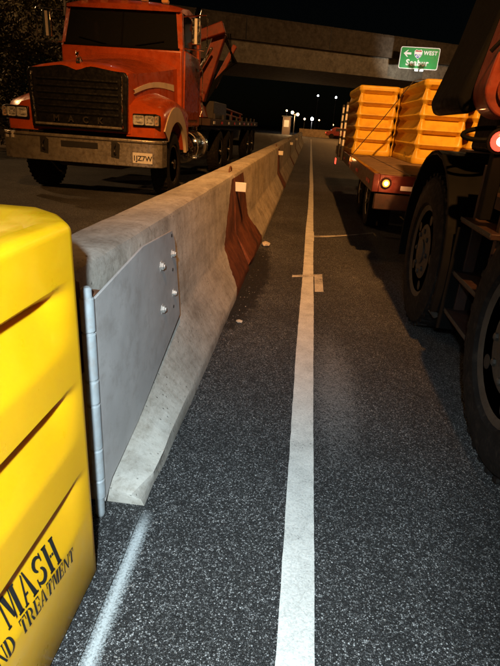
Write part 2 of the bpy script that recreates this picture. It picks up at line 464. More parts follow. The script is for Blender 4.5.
for k in range(7):
    y0, y1 = J[k]+.012, J[k+1]-.012; L = y1-y0
    side = []
    if k > 0: side.append((0.0, 1, .55 if k == 1 else .35, 1.15 if k == 1 else .6))
    side.append((L, -1, .12 if k == 0 else .10, .95 if k == 0 else .35))
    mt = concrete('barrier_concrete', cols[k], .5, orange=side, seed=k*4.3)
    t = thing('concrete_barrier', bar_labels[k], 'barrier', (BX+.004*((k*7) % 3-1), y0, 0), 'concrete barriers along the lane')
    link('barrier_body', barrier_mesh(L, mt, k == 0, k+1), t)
    # white reflector near the top of the joint
    if k > 0:
        r = MB(); r.box((.09, .03, .655), (.215, .045, .735)).build('reflector', 'reflector_white', t, bevel=.004)
        MB().box((.085, .045, .67), (.135, .10, .72)).build('reflector_bracket', 'galvanised', t)
        # lifting loop of reinforcing bar at the joint
        lo = MB(); pts = [(.085, -.0+.05+.12*math.sin(a), .80+.045*math.sin(a*1)-.0) for a in [0]]
        pts = [(.06, .10+.07*math.cos(a), .80+.055*math.sin(a)) for a in [math.pi*q/8 for q in range(9)]]
        lo.tube(pts, .007, 6).build('lifting_loop', 'rust_steel', t)
    if k == 0:
        px = .178
        poly = [(-.045, .045), (-.045, .745), (.02, .752), (.40, .795), (.80, .775), (.85, .72), (.96, .335), (.30, .135), (.02, .09)]
        pl = MB(); pl.prism(poly, 'X', px, px+.008)
        plo = pl.build('steel_plate', 'plate_steel', t, bevel=.0015)
        tag(plo, 'grey steel transition plate bolted over the concrete')
        for (by, bz, s) in ((.625, .665, 1), (.80, .675, .85), (.64, .475, 1), (.82, .49, .8)):
            bm_ = MB(); bm_.lathe([(0, .022*s), (.003, .022*s), (.003, .0155*s), (.013, .0155*s), (.014, .009), (.018, .008)], (px+.008, by, bz), 'X', 6)
            bm_.build('bolt', 'bolt_steel', plo)
        for (by, bz) in ((.79, .755), (.81, .60), (.83, .42)):
            MB().lathe([(0, .008), (.002, .007)], (px+.008, by, bz), 'X', 8).build('bolt_hole', 'stencil_black', plo)
        hz = [(.755, .655), (.650, .505), (.500, .425), (.420, .265), (.260, .150), (.145, .075)]
        for q, (za, zb) in enumerate(hz):
            kn = MB(); kn.lathe([(zb, .016), (zb+.003, .0195), (za-.003, .0195), (za, .016)], (px-.006, -.058, 0), 'Z', 18)
            kn.build('hinge_knuckle', 'galvanised', plo, smooth=40)
        MB().lathe([(.0, .012), (.01, .015), (.78, .015), (.785, .010)], (px-.006, -.058, 0), 'Z', 14).build('hinge_pin', 'galvanised', plo, smooth=40)
        MB().box((px-.03, -.036, .06), (px-.002, .03, .75)).build('hinge_leaf', 'rust_steel', plo, bevel=.002)
        MB().box((.02, -.030, .50), (.13, -.003, .78)).build('end_plate', 'rust_steel', t, bevel=.003)

# small chips of concrete on the asphalt by the barrier
def chip(loc, s, seed, label):
    rnd = random.Random(seed)
    bm = bmesh.new(); bmesh.ops.create_icosphere(bm, subdivisions=1, radius=s)
    for v in bm.verts: v.co = Vector((v.co.x*rnd.uniform(.7, 1.3), v.co.y*rnd.uniform(.7, 1.5), v.co.z*.5*rnd.uniform(.7, 1.2)))
    zmin = min(v.co.z for v in bm.verts)
    for v in bm.verts: v.co.z -= zmin
    me = bpy.data.meshes.new('concrete_chip'); bm.to_mesh(me); bm.free(); me.materials.append(MATS['chip_concrete'])
    o = link('concrete_chip', me, loc=loc); tag(o, label, 'chip', 'loose chips by the barrier foot')
simple('grit_stone', (.26, .24, .22), .9, 0, .5, 60)
simple('chip_concrete', (.55, .48, .38), .9, 0, .3, 30, .2)
chip((-.36, 5.35, .001), .055, 3, 'pale concrete chip lying beside the orange painted barrier joint')
chip((-.34, 3.05, .001), .022, 5, 'small chip on the asphalt just before the first barrier joint')

# ------------------------------------------------------------------ yellow crash cushion modules
def module_mesh(mat, W, L, H, creases, depth, ch=.06, mask_end=.09, soft=.02, rise=.115, under=.012, top_r=.035, full=False):
    """hollow plastic block: chamfered corners in plan, horizontal undercut scoops on every face"""
    hw, hl = W/2, L/2
    corners = [(hw, -hl+ch, hw, hl-ch), (hw-ch, hl, -hw+ch, hl), (-hw, hl-ch, -hw, -hl+ch), (-hw+ch, -hl, hw-ch, -hl)]
    nrm = [(1, 0), (0, 1), (-1, 0), (0, -1)]
    per = []
    for (xa, ya, xb, yb), n in zip(corners, nrm):
        ln = math.hypot(xb-xa, yb-ya)
        ds = sorted(set([0, .012, .03, .05, .07, .09, .11, .14]+[ln-d for d in (0, .012, .03, .05, .07, .09, .11, .14)]+[ln*q/8 for q in range(1, 8)]))
        for d in ds:
            t = d/ln
            e = min(d, ln-d)
            mk = max(0, min(1, (e-.015)/mask_end)); mk = mk*mk*(3-2*mk)
            if full: mk = .30+.70*mk
            per.append((xa+(xb-xa)*t, ya+(yb-ya)*t, n, mk))
        # soft corner mid points
        i = corners.index((xa, ya, xb, yb)); nx = corners[(i+1) % 4]; mx, my = (xb+nx[0])/2, (yb+nx[1])/2
        dn = Vector((n[0]+nrm[(i+1) % 4][0], n[1]+nrm[(i+1) % 4][1])).normalized()
        per.append((mx+dn.x*ch*.12, my+dn.y*ch*.12, (dn.x, dn.y), .32 if full else 0))
    zs = {0.0, .012, H}
    for a in range(0, 7): zs.add(H-top_r+top_r*math.sin(a*math.pi/12))
    for c in creases:
        for d in (.03, .012, .004, 0, -under*.3, -under*.65, -under, -under-.01, -under-.03, -under-rise*.45, -under-rise*.75, -under-rise*.92, -under-rise, -under-rise-.012, -under-rise-.03): zs.add(c+d)
    zs = sorted(z for z in zs if 0 <= z <= H)
    def prof(z):
        for c in creases:
            if c >= z > c-under:
                t = (c-z)/under; return depth*t
            if c-under >= z > c-under-rise:
                t = (c-under-z)/rise; return depth*(1-t)
        return 0
    rings = []
    for z in zs:
        r = 0
        if z > H-top_r: r = top_r-math.sqrt(max(0, top_r**2-(z-(H-top_r))**2))
        if z < .012: r = .008
        d = prof(z)
        rings.append([(x-n[0]*(d*mk+r), y-n[1]*(d*mk+r), z) for (x, y, n, mk) in per])
    b = MB(); b.loft(rings, cap=False)
    n = len(per); top = rings[-1]; o = len(b.v)-n
    cx = [(p[0]*.9, p[1]*.93, H-.0) for p in top]; b.add([], [])
    base = len(b.v); b.v += cx+[(p[0]*.86, p[1]*.90, H-.012) for p in top]
    for k in range(n):
        b.f.append((o+k, o+(k+1) % n, base+(k+1) % n, base+k)); b.f.append((base+k, base+(k+1) % n, base+n+(k+1) % n, base+n+k))
    b.f.append(tuple(base+n+k for k in range(n)))
    b.f.append(tuple(range(n-1, -1, -1)))
    return b.mesh('cushion_shell', mat, smooth=42)

def rrect(w, h, r, n=5):
    out = []
    for cx, cy, a0 in ((w-r, h-r, 0), (-w+r, h-r, 90), (-w+r, -h+r, 180), (w-r, -h+r, 270)):
        for k in range(n+1): a = R(a0+90*k/n); out.append((cx+r*math.cos(a), cy+r*math.sin(a)))
    return out
# stencil lettering: thick and thin strokes with breaks
def arc_strip(cx, cy, rx, ry, a0, a1, w0, w1, n=10):
    out = []
    for k in range(n):
        t0, t1 = k/n, (k+1)/n
        q = []
        for t, s in ((t0, 1), (t1, 1), (t1, 0), (t0, 0)):
            a = R(a0+(a1-a0)*t); w = (w0+(w1-w0)*math.sin(math.pi*t))*(1-s)
            q.append((cx+math.cos(a)*(rx-w), cy+math.sin(a)*(ry-w*.9)))
        out.append(q)
    return out
def rc(x0, y0, x1, y1): return [(x0, y0), (x1, y0), (x1, y1), (x0, y1)]
def serif(x0, x1, y): return rc(x0-.06, y-.0, x1+.06, y+.10)
GL = {
 'M': (1.25, [rc(.10, 0, .22, 1.4), serif(.10, .22, 0), rc(.02, 1.3, .12, 1.4), [(.24, 1.4), (.52, 1.4), (.74, .22), (.58, .22)], [(.66, .05), (.76, .1), (.92, 1.4), (.84, 1.4)], rc(.94, 0, 1.2, 1.4), serif(.94, 1.2, 0), rc(1.18, 1.3, 1.27, 1.4)]),
 'A': (1.1, [[(.06, 0), (.20, 0), (.52, 1.3), (.44, 1.4)], [(.56, 1.4), (.66, 1.4), (1.06, 0), (.76, 0)], rc(.28, .40, .50, .52), rc(.0, 0, .28, .09), rc(.68, 0, 1.12, .09)]),
 'S': (.95, arc_strip(.47, 1.02, .40, .38, 20, 255, .10, .26)+arc_strip(.47, .40, .42, .40, 75, -160, .10, .28)+[rc(.76, .96, .86, 1.38), rc(.06, .02, .15, .46)]),
 'H': (1.15, [rc(.08, 0, .36, 1.4), rc(.76, 0, 1.04, 1.4), rc(.40, .62, .54, .76), rc(.58, .62, .72, .76), serif(.08, .36, 0), serif(.08, .36, 1.3), serif(.76, 1.04, 0), serif(.76, 1.04, 1.3)]),
 'E': (.95, [rc(.08, 0, .36, 1.4), rc(.0, 0, .12, .09), rc(.0, 1.31, .12, 1.4), rc(.42, 0, .88, .11), rc(.42, 1.29, .86, 1.4), rc(.42, .66, .70, .77), rc(.78, .1, .88, .42), rc(.76, 1.0, .86, 1.3), rc(.62, .52, .70, .92)]),
 'N': (1.15, [rc(.08, 0, .20, 1.3), serif(.08, .20, 0), [(.06, 1.4), (.32, 1.4), (1.04, 0), (.92, 0), (.84, .0)], rc(.94, .25, 1.06, 1.4), serif(.94, 1.06, 1.3)]),
 'D': (1.1, [rc(.06, 0, .34, 1.4), rc(-.02, 0, .1, .09), rc(-.02, 1.31, .1, 1.4)]+arc_strip(.40, .70, .62, .70, 90, -90, .10, .30, 12)),
 'T': (1.0, [rc(.36, 0, .64, 1.22), serif(.36, .64, 0), rc(.04, 1.28, .46, 1.4), rc(.54, 1.28, .96, 1.4), rc(.04, .95, .13, 1.3), rc(.87, .95, .96, 1.3)]),
 'R': (1.12, [rc(.06, 0, .34, 1.4), serif(.06, .34, 0), rc(-.02, 1.31, .1, 1.4)]+arc_strip(.40, 1.04, .46, .36, 90, -90, .08, .27, 10)+[[(.44, .62), (.66, .62), (1.08, .0), (.78, .0)]]),
}
def stencil(word, h, mat, name, parent, origin, along, up, nrm, gap=.14, sx=1.0, relief=None):
    """one mesh for one word of flat print; origin is its lower right end"""
    s = h/1.4; w = sx
    tot = sum(GL[c][0] if c in GL else .6 for c in word)+gap*(len(word)-1)
    x = -tot; b = MB(); nr = Vector(nrm)
    along = Vector(along)*sx
    for c in word:
        if c not in GL: x += .6+gap; continue
        for q in GL[c][1]:
            vs = [Vector(origin)+Vector(along)*((x+u)*s)+Vector(up)*(h_*s)+nr*.0015 for u, h_ in q]
            if relief: vs = [p-nr*relief(p) for p in vs]
            b.add(vs, [tuple(range(len(vs)))])
        x += GL[c][0]+gap
    me = b.mesh(name, mat, fix=False)
    return link(name, me, parent)

near_creases = [.885, .640, .392]
mw, ml = .56, 1.72
cush = thing('crash_cushion', 'bright yellow plastic crash cushion with black stencilled lettering beside the barrier end', 'crash cushion', (-.48-mw/2, 1.155-ml/2, 0))
shell = link('cushion_shell', module_mesh('yellow_plastic', mw, ml, 1.005, near_creases, .032, ch=.145, mask_end=.12, rise=.125, under=.026, top_r=.022), cush)
fx = mw/2
al = Vector((0, 1, 0)); up = Vector((0, 0, 1))
tl = R(-8.5); al = Vector((0, math.cos(tl), math.sin(tl))); upv = Vector((0, 0, 1)); y0_ = 1.155-ml/2
def face_relief(p):
    c = near_creases[2]; z = p.z
    if c-.026 >= z > c-.151: d = .032*(1-(c-.026-z)/.125)
    else: d = 0
    e = ml/2-.145-abs(p.y); mk = max(0, min(1, (e-.015)/.12)); mk = mk*mk*(3-2*mk)
    return d*mk-.0015
kw = dict(gap=.10, relief=face_relief)
stencil('MASH', .072, 'stencil_black', 'stencil_lettering', cush, (fx, .832-y0_, .243), al, upv, (1, 0, 0), sx=.86, **kw)
stencil('TREATMENT', .042, 'stencil_black', 'stencil_lettering', cush, (fx, .885-y0_, .188), al, upv, (1, 0, 0), sx=.76, **kw)
stencil('END', .042, 'stencil_black', 'stencil_lettering', cush, (fx, .628-y0_, .2265), al, upv, (1, 0, 0), sx=.76, **kw)

# ------------------------------------------------------------------ wheels
def wheel(parent, loc, rad=.5, wid=.28, face=1, rim='rim_metal', dual=False, tread=36, hub_out=.04, name='wheel', flush=False):
    """face=-1: outer face looks towards -X, +1 towards +X. Wheel axis along X."""
    w = bpy.data.objects.new(name, None); C.objects.link(w); w.location = loc; w.parent = parent; w.empty_display_size = .1
    b = MB(); h = wid/2
    rr = rad*.58
    prof = [(-h*.80, rr), (-h*.98, rr+.03), (-h, rad*.80), (-h*.88, rad*.94), (-h*.70, rad*.985), (-h*.3, rad), (h*.3, rad), (h*.70, rad*.985), (h*.88, rad*.94), (h, rad*.80), (h*.98, rr+.03), (h*.80, rr)]
    b.lathe(prof, (0, 0, 0), 'X', 44)
    for k in range(tread):      # shoulder lugs
        a = 2*math.pi*k/tread
        for sx in (-1, 1):
            rot = Matrix.Rotation(a, 3, 'X')
            b.box((sx*h*.62-.03, -.016, rad*.965), (sx*h*.62+.03, .016, rad*1.004), rot, (0, 0, 0))
    b.build('tyre', 'tyre_rubber', w, smooth=35)
    s = face; b = MB()
    if flush: b.lathe([(h*.80, rr+.004), (h*.88, rr+.012), (h*.82, rr-.015), (h*.74, rr-.035), (h*.76, rr*.70), (h*.86, rr*.50), (h*.86, rr*.30), (h*.86, .001)], (0, 0, 0), 'X', 40, s)
    else: b.lathe([(h*.80, rr+.004), (h*.86, rr+.012), (h*.80, rr-.015), (h*.30, rr-.04), (h*.16, rr*.62), (h*.34, rr*.50), (h*.40, rr*.40), (h*.40, .001)], (0, 0, 0), 'X', 40, s)
    b.build('rim', rim, w, smooth=35)
    b = MB(); b.lathe([(h*.3, .085), (h*.72+hub_out, .08), (h*.76+hub_out, .065), (h*.76+hub_out, .001)], (0, 0, 0), 'X', 18, s)
    b.build('hub', 'hub_brown' if rim == 'hub_brown' else 'chrome', w, smooth=35)
    lz = h*.86 if flush else h*.36
    for k in range(8):
        a = 2*math.pi*k/8
        MB().lathe([(lz, .017), (lz+(.010 if flush else .025), .016), (lz+(.014 if flush else .03), .008)], (0, math.cos(a)*rr*.46, math.sin(a)*rr*.46), 'X', 6, s).build('lug_nut', 'chrome' if rim != 'hub_brown' else 'hub_brown', w)
    for k in range(5):
        a = 2*math.pi*(k+.5)/5
        hz_ = h*.755 if flush else h*.215
        MB().lathe([(hz_-.01, .034), (hz_+.008, .032)], (0, math.cos(a)*rr*.78, math.sin(a)*rr*.78), 'X', 12, s).build('hand_hole', 'stencil_black', w)
    return w

# ------------------------------------------------------------------ orange truck behind the barrier
TX, TY = -3.37, 7.62
trk = thing('orange_truck', 'orange heavy truck with black grille and chrome bumper parked behind the barrier', 'truck', (TX, TY, 0))
# bumper with swept ends
poly = [(-1.27, .30), (-1.25, .10), (-1.09, .0), (1.05, .0), (1.21, .10), (1.23, .30), (1.15, .30), (1.13, .15), (1.0, .09), (-1.0, .09), (-1.13, .15), (-1.15, .30)]
bmp_ = MB(); bmp_.prism(poly, 'Z', .50, .885); bumper = bmp_.build('bumper', 'bumper_chrome', trk, bevel=.012, seg=3)
MB().prism([(x*1.004, y-.006) for x, y in poly], 'Z', .835, .850).build('bumper_crease', 'dark_metal', bumper)
for sx in (-.57, .53):
    MB().prism([(sx-.07, .62), (sx+.05, .60), (sx+.07, .80), (sx+.03, .83), (sx-.06, .83)], 'Y', -.008, .004).build('tow_opening', 'stencil_black', bumper)
    MB().tube([(sx, .0, .80), (sx, -.05, .78), (sx, -.06, .70), (sx, -.02, .66)], .014, 8).build('tow_hook', 'dark_metal', bumper, smooth=40)
MB().box((-.31, -.008, .715), (.26, .004, .80)).build('bumper_slot', 'stencil_black', bumper, bevel=.003)
pl = MB(); pl.box((.79, -.010, .555), (1.09, -.003, .705)); plo = pl.build('licence_plate', 'plate_white', bumper, bevel=.004)
tm = link('plate_number', text_mesh('1JZ7W', .10, 'stencil_black', 'plate_number', .001, .002), plo); tm.location = (.94, -.0125, .625); tm.rotation_euler = (R(90), 0, 0)
MB().box((-1.20, -.014+.11, .79), (-1.02, .02, .875), Matrix.Rotation(R(-28), 3, 'Z')).build('bumper_sticker', 'plate_white', bumper)
# grille
gs = MB()
top = [(-.70+1.40*k/20, 1.79+.035*math.cos(math.pi*(k/20-.5)*2.0)*1.0-.075*math.exp(-((k/20-.5)/.10)**2)) for k in range(21)]
shell_poly = [(-.72, .97), (.72, .97), (.74, 1.70)]+[(x, z) for x, z in reversed(top)]+[(-.74, 1.70)]
gs.prism(shell_poly, 'Y', -.015, .06); gro = gs.build('grille', 'grille_black', trk, bevel=.015)
for sx in (-1, 1):
    MB().tube([(sx*.655, -.035, 1.02), (sx*.665, -.035, 1.66), (sx*.655, -.03, 1.70)], .016, 8).build('grille_side_bar', 'chrome', gro, smooth=40)
MB().tube([(-.655, -.035, 1.02), (.655, -.035, 1.02)], .018, 8).build('grille_bottom_bar', 'bumper_chrome', gro, smooth=40)
for k in range(6):
    z = 1.19+k*.088
    MB().prism([(-.035, z-.010), (-.018, z-.030), (-.008, z+.018), (-.030, z+.012)], 'X', -.60, .60).build('grille_bar', 'grille_black', gro, bevel=.003)
for q, c_ in enumerate('MACK'):
    tm = link('grille_letter', text_mesh(c_, .12, 'dark_metal', 'grille_letter', .004, .004), gro); tm.location = (-.33+q*.22, -.04, 1.10); tm.rotation_euler = (R(90), 0, 0)
# hood
def hood_ring(y, w, zt, zb, sh):
    pts = []
    for k in range(17):
        t = -1+2*k/16
        pts.append((w*t*(1-.02*t*t), y, zt-sh*(abs(t)**2.6)))
    pts += [(w*1.01, y, zb), (-w*1.01, y, zb)]
    return pts
hood = MB()
hood.loft([hood_ring(.045, .735, 1.80, .95, .08), hood_ring(.09, .75, 1.845, .95, .09), hood_ring(.4, .78, 1.90, 1.0, .12), hood_ring(.95, .85, 2.00, 1.05, .15), hood_ring(1.5, .94, 2.10, 1.1, .17), hood_ring(1.86, 1.0, 2.17, 1.1, .18)])
ho = hood.build('hood', 'truck_orange', trk, smooth=40)
for sx in (-1, 1):   # cream pinstripe swoosh on the hood side
    st = MB(); a = []; bq = []
    for k in range(9):
        t = k/8; y_ = .20+1.50*t; w = .757+.052*y_+.042*y_*y_
        zc = 1.50+.13*t+.07*math.sin(t*math.pi); a.append((sx*(w*1.003+.006), y_, zc)); bq.append((sx*(w*.995+.006), y_, zc+.05+.05*t))
    vs_ = []
    for p, q in zip(a, bq): vs_ += [p, q, (p[0]-sx*.05, p[1], p[2]), (q[0]-sx*.05, q[1], q[2])]
    fs_ = []
    for k in range(8):
        i = 4*k; fs_ += [(i, i+4, i+5, i+1), (i+1, i+5, i+7, i+3), (i, i+2, i+6, i+4)]
    st.add(vs_, fs_); st.build('hood_stripe', 'cream_stripe', ho)
# small chrome animal figure on the hood nose
orn = MB()
orn.box((-.03, .07, 1.845), (.03, .17, 1.87))
orn.loft([[(x*s+ox, y_, z*s+oz) for x, z in [(math.cos(a), math.sin(a)) for a in [2*math.pi*q/10 for q in range(10)]]] for (y_, s, ox, oz) in ((.165, .012, 0, 1.90), (.15, .026, 0, 1.905), (.12, .022, 0, 1.905), (.095, .030, 0, 1.915), (.085, .024, 0, 1.93), (.06, .026, 0, 1.955), (.045, .018, 0, 1.95))])
for sx in (-1, 1):
    orn.tube([(sx*.02, .09, 1.905), (sx*.026, .08, 1.865)], .008, 6); orn.tube([(sx*.017, .15, 1.90), (sx*.024, .155, 1.865)], .009, 6)
    orn.tube([(sx*.015, .07, 1.97), (sx*.024, .072, 1.99)], .006, 6)
orn.build('hood_ornament', 'chrome', trk, smooth=50)
# fenders with wheel arches, headlights
WY = .98
for sx in (-1, 1):
    rings = []
    for k in range(25):
        y_ = .06+1.72*k/24
        d = y_-WY
        zb = .5+math.sqrt(max(0, .66**2-d*d)) if abs(d) < .66 else .62
        if y_ < WY-.5: zb = max(zb, .92)
        if y_ > WY+.62: zb = .70
        t = k/24
        zt = 1.30+.20*math.sin(min(1, t*1.5)*math.pi/2)-.10*max(0, t-.6)/.4
        xo = 1.205-.10*max(0, (.12-t)/.12)**2
        zt2 = zt-.05*max(0, (.10-t)/.10)
        zb = min(zb, zt2-.06)
        rings.append([(sx*.68, y_, zb), (sx*xo, y_, zb), (sx*(xo+.006), y_, (zb+zt2)/2), (sx*xo, y_, zt2-.13), (sx*(xo-.05), y_, zt2-.045), (sx*(xo-.16), y_, zt2), (sx*.90, y_, zt2+.05), (sx*.68, y_, zt2+.10)])
    f = MB(); f.loft(rings); fo = f.build('fender', 'truck_orange', trk, smooth=42)
    # cream lip round the arch
    lip = MB(); pi_ = []; po_ = []
    for k in range(15):
        a = R(34+132*k/14)
        ci, co = math.cos(a), math.sin(a)
        pi_.append((sx*1.222, WY-ci*.655, .5+co*.655)); ro = .92-.12*k/14
        po_.append((sx*1.222, WY-ci*ro, min(.5+co*ro, 1.375)))
    n_ = len(pi_)
    lip.add(pi_+po_+[(p[0]-sx*.05, p[1], p[2]) for p in pi_]+[(p[0]-sx*.05, p[1], p[2]) for p in po_],
            [(k, k+1, n_+k+1, n_+k) for k in range(n_-1)]+[(k, 2*n_+k, 2*n_+k+1, k+1) for k in range(n_-1)]+[(n_+k, n_+k+1, 3*n_+k+1, 3*n_+k) for k in range(n_-1)])
    lip.build('fender_lip', 'cream_stripe', fo, smooth=35)
    # headlight cluster
    hl = MB(); hl.prism([(sx*.79, 1.06), (sx*1.20, 1.07), (sx*1.20, 1.22), (sx*1.13, 1.245), (sx*.79, 1.235)], 'Y', .028, .075)
    hlo = hl.build('headlight', 'grille_black', fo, bevel=.012)
    for lx, w_, mt_ in ((.885, .080, 'bowl_silver'), (1.045, .066, 'bowl_silver'), (1.152, .030, 'amber_lens')):
        bo = MB(); outer = [(sx*lx+x, 1.152+z) for x, z in rrect(w_, .062, .022)]; n_ = len(outer)
        rnd_ = random.Random(int(lx*100)); vs_ = [(x, .018, z) for x, z in outer]+[(sx*lx+(x-sx*lx)*.62, .030+rnd_.uniform(-.006, .006), 1.152+(z-1.152)*.62) for x, z in outer]+[(sx*lx, .022, 1.152)]
        bo.add(vs_, [(k, (k+1) % n_, n_+(k+1) % n_, n_+k) for k in range(n_)]+[(n_+k, n_+(k+1) % n_, 2*n_) for k in range(n_)]).build('reflector_bowl', mt_, hlo)
        MB().prism([(sx*lx+x, 1.152+z) for x, z in rrect(w_+.004, .066, .022)], 'Y', .006, .010).build('lens', 'lamp_glass', hlo)
    wheel(trk, (sx*1.03, WY, .5), .5, .29, sx, 'chrome')
# cab
cab = MB()
cab.prism([(1.86, 1.0), (1.86, 2.20), (1.92, 2.24), (3.40, 2.24), (3.40, 1.0)], 'X', -1.07, 1.07)
cabo = cab.build('cab_body', 'truck_orange', trk, bevel=.03, seg=3)
rf = MB()
def roof_ring(y, w, zt): return [(w*(-1+2*k/12)*1.0, y, zt-.09*abs(-1+2*k/12)**3) for k in range(13)]+[(w, y, 2.78), (-w, y, 2.78)]
rf.loft([roof_ring(1.98, .98, 2.86), roof_ring(2.08, 1.02, 2.93), roof_ring(2.4, 1.05, 2.98), roof_ring(3.2, 1.05, 2.96), roof_ring(3.40, 1.03, 2.90)])
rfo = rf.build('roof', 'truck_orange', trk, smooth=40)
for k in range(5):
    x = -.72+.36*k
    m_ = MB(); m_.box((x-.055, 2.02, 2.94-.03*abs(k-2)/2), (x+.055, 2.14, 2.995-.03*abs(k-2)/2)); m_.build('roof_marker_lamp', 'amber_marker', rfo, bevel=.015)
for sx in (-1, 1):
    MB().add([(sx*1.07, 1.90, 2.22), (sx*1.0, 1.87, 2.22), (sx*.92, 2.02, 2.80), (sx*1.01, 2.06, 2.80), (sx*1.07, 2.02, 2.22), (sx*1.01, 2.17, 2.80)],
             [(0, 1, 2, 3), (0, 3, 5, 4), (1, 4, 5, 2), (0, 4, 1), (2, 5, 3)]).build('windscreen_pillar', 'truck_orange', cabo)
    MB().box((sx*1.04-.03, 3.22, 2.20), (sx*1.04+.03, 3.40, 2.82)).build('rear_pillar', 'truck_orange', cabo)
    d_ = MB(); d_.prism([(1.98, 1.12), (3.12, 1.12), (3.14, 2.21), (2.0, 2.21)], 'X', sx*1.062, sx*1.092); do = d_.build('door', 'truck_orange', trk, bevel=.012)
    MB().box((sx*1.10-.012, 2.90, 1.98), (sx*1.10+.012, 3.06, 2.03)).build('door_handle', 'chrome', do, bevel=.006)
    MB().prism([(2.06, 2.25), (3.20, 2.25), (3.18, 2.77), (2.22, 2.77)], 'X', sx*1.035, sx*1.043).build('side_window', 'windscreen_glass', do)
    # mirror on a chrome loop
    mr = MB(); xx = sx*1.47
    mr.tube([(sx*1.06, 2.0, 2.72), (xx, 1.88, 2.74), (xx+sx*.02, 1.88, 2.70), (xx+sx*.02, 1.88, 2.28), (xx-sx*.03, 1.88, 2.22), (sx*1.06, 2.0, 2.25)], .012, 8); mo = mr.build('mirror_arm', 'chrome', trk, smooth=40)
    MB().box((xx-.17*sx-.075, 1.86, 2.30), (xx-.17*sx+.075, 1.91, 2.69)).build('mirror', 'chrome', mo, bevel=.012)
    MB().box((xx-.17*sx-.022, 1.852, 2.31), (xx-.17*sx+.022, 1.858, 2.68)).build('mirror_glint', 'reflector_white', mo)  # bright glint on the mirror, put in as a white strip
    # handrail and steps
    MB().tube([(sx*1.12, 3.22, 1.2), (sx*1.15, 3.24, 1.3), (sx*1.15, 3.24, 2.0), (sx*1.12, 3.22, 2.1)], .012, 8).build('grab_rail', 'chrome', trk, smooth=40)
ws = MB(); ws.add([(-1.0, 1.885, 2.225), (1.0, 1.885, 2.225), (.93, 2.045, 2.79), (-.93, 2.045, 2.79), (-1.0, 1.893, 2.222), (1.0, 1.893, 2.222), (.93, 2.053, 2.787), (-.93, 2.053, 2.787)],
    [(0, 1, 2, 3), (7, 6, 5, 4), (0, 4, 5, 1), (3, 2, 6, 7), (1, 5, 6, 2), (0, 3, 7, 4)]); wso = ws.build('windscreen', 'windscreen_glass', trk)
MB().tube([(0, 1.878, 2.215), (0, 2.04, 2.79)], .016, 6).build('windscreen_divider', 'black_plastic', wso)
MB().box((-1.02, 1.86, 2.195), (1.02, 1.90, 2.232)).build('windscreen_seal', 'black_plastic', wso)
for sx in (-1, 1):
    MB().tube([(sx*.25, 1.86, 2.24), (sx*.75, 1.885, 2.33)], .008, 6).build('wiper', 'black_plastic', wso)
MB().box((-.95, 3.30, 2.24), (.95, 3.36, 2.80)).build('cab_rear_wall', 'interior', cabo)
MB().box((-.95, 1.95, 2.235), (.95, 2.30, 2.27)).build('dashboard', 'interior', cabo, bevel=.01)
sw = MB(); sw.tube([(.5+.2*math.cos(a), 2.38+.08*math.sin(a), 2.38+.17*math.sin(a)) for a in [2*math.pi*q/16 for q in range(17)]], .014, 6); sw.build('steering_wheel', 'black_plastic', cabo, smooth=40)
for sx in (-.5, .5): MB().box((sx-.24, 2.85, 2.25), (sx+.24, 3.0, 2.74)).build('seat_back', 'interior', cabo, bevel=.05, seg=3)
# chassis, tank, steps, stack
ch = MB()
for sx in (-1, 1): ch.box((sx*.43-.05, .15, .62), (sx*.43+.05, 14.2, .92))
for y_ in (.3, 2.0, 4.0, 6.2, 8.0, 10.5, 13.0): ch.box((-.39, y_, .66), (.39, y_+.12, .88))
cho = ch.build('chassis', 'frame_brown', trk)
MB().tube([(-.9, WY, .5), (.9, WY, .5)], .07, 10).build('front_axle', 'dark_metal', cho)
MB().box((-.5, .25, .42), (.55, .75, .66)).build('sump', 'frame_brown', cho, bevel=.05)
for sx in (-1, 1):
    tk = MB(); tk.lathe([(2.35, .27), (2.38, .29), (3.72, .29), (3.75, .27)], (sx*.92, 0, .70), 'Y', 24); to = tk.build('fuel_tank', 'chrome', trk, smooth=40)
    for y_ in (2.65, 3.45): MB().lathe([(y_, .297), (y_+.06, .297)], (sx*.92, 0, .70), 'Y', 24).build('tank_strap', 'bumper_chrome', to, smooth=40)
    MB().box((sx*1.1-.12, 2.42, .50), (sx*1.1+.12, 3.0, .53)).build('cab_step', 'chrome', trk, bevel=.006)
    ex = MB(); ex.tube([(sx*.93, 3.58, 1.0), (sx*.93, 3.58, 2.9), (sx*.93, 3.64, 3.1), (sx*.93, 3.76, 3.2)], .065, 14); exo = ex.build('exhaust_stack', 'chrome', trk, smooth=40)
    MB().lathe([(1.7, .09), (1.72, .098), (2.6, .098), (2.62, .09)], (sx*.93, 3.58, 0), 'Z', 16).build('heat_shield', 'chrome', exo, smooth=40)
# bed with wheels
bd = MB(); bd.box((-1.2, 3.95, 1.10), (1.2, 14.3, 1.25)); bdo = bd.build('bed', 'frame_brown', trk, bevel=.01)
for k in range(9): MB().box((1.203, 4.3+k*1.1, 1.14), (1.212, 4.5+k*1.1, 1.20)).build('bed_reflector', 'red_reflector' if k % 2 else 'reflector_white', bdo)
for k in range(8): MB().box((1.16, 4.5+k*1.22, 1.25), (1.2, 4.58+k*1.22, 1.36)).build('stake_pocket', 'dark_metal', bdo)
tb = MB(); tb.box((.25, 4.75, 1.25), (1.12, 6.6, 1.62)); tbo = tb.build('tool_box', 'dark_metal', trk, bevel=.015)
MB().box((1.0, 6.602, 1.33), (1.10, 6.615, 1.45)).build('box_reflector', 'red_reflector', tbo)
MB().box((.5, 4.742, 1.40), (.7, 4.75, 1.46)).build('box_latch', 'chrome', tbo)
rl = MB()
for z in (1.42, 1.56): rl.tube([(.9, 6.8, z), (.9, 11.5, z-.1)], .03, 8)
for y_ in (7, 9, 11): rl.tube([(.9, y_, 1.25), (.9, y_, 1.5)], .03, 8)
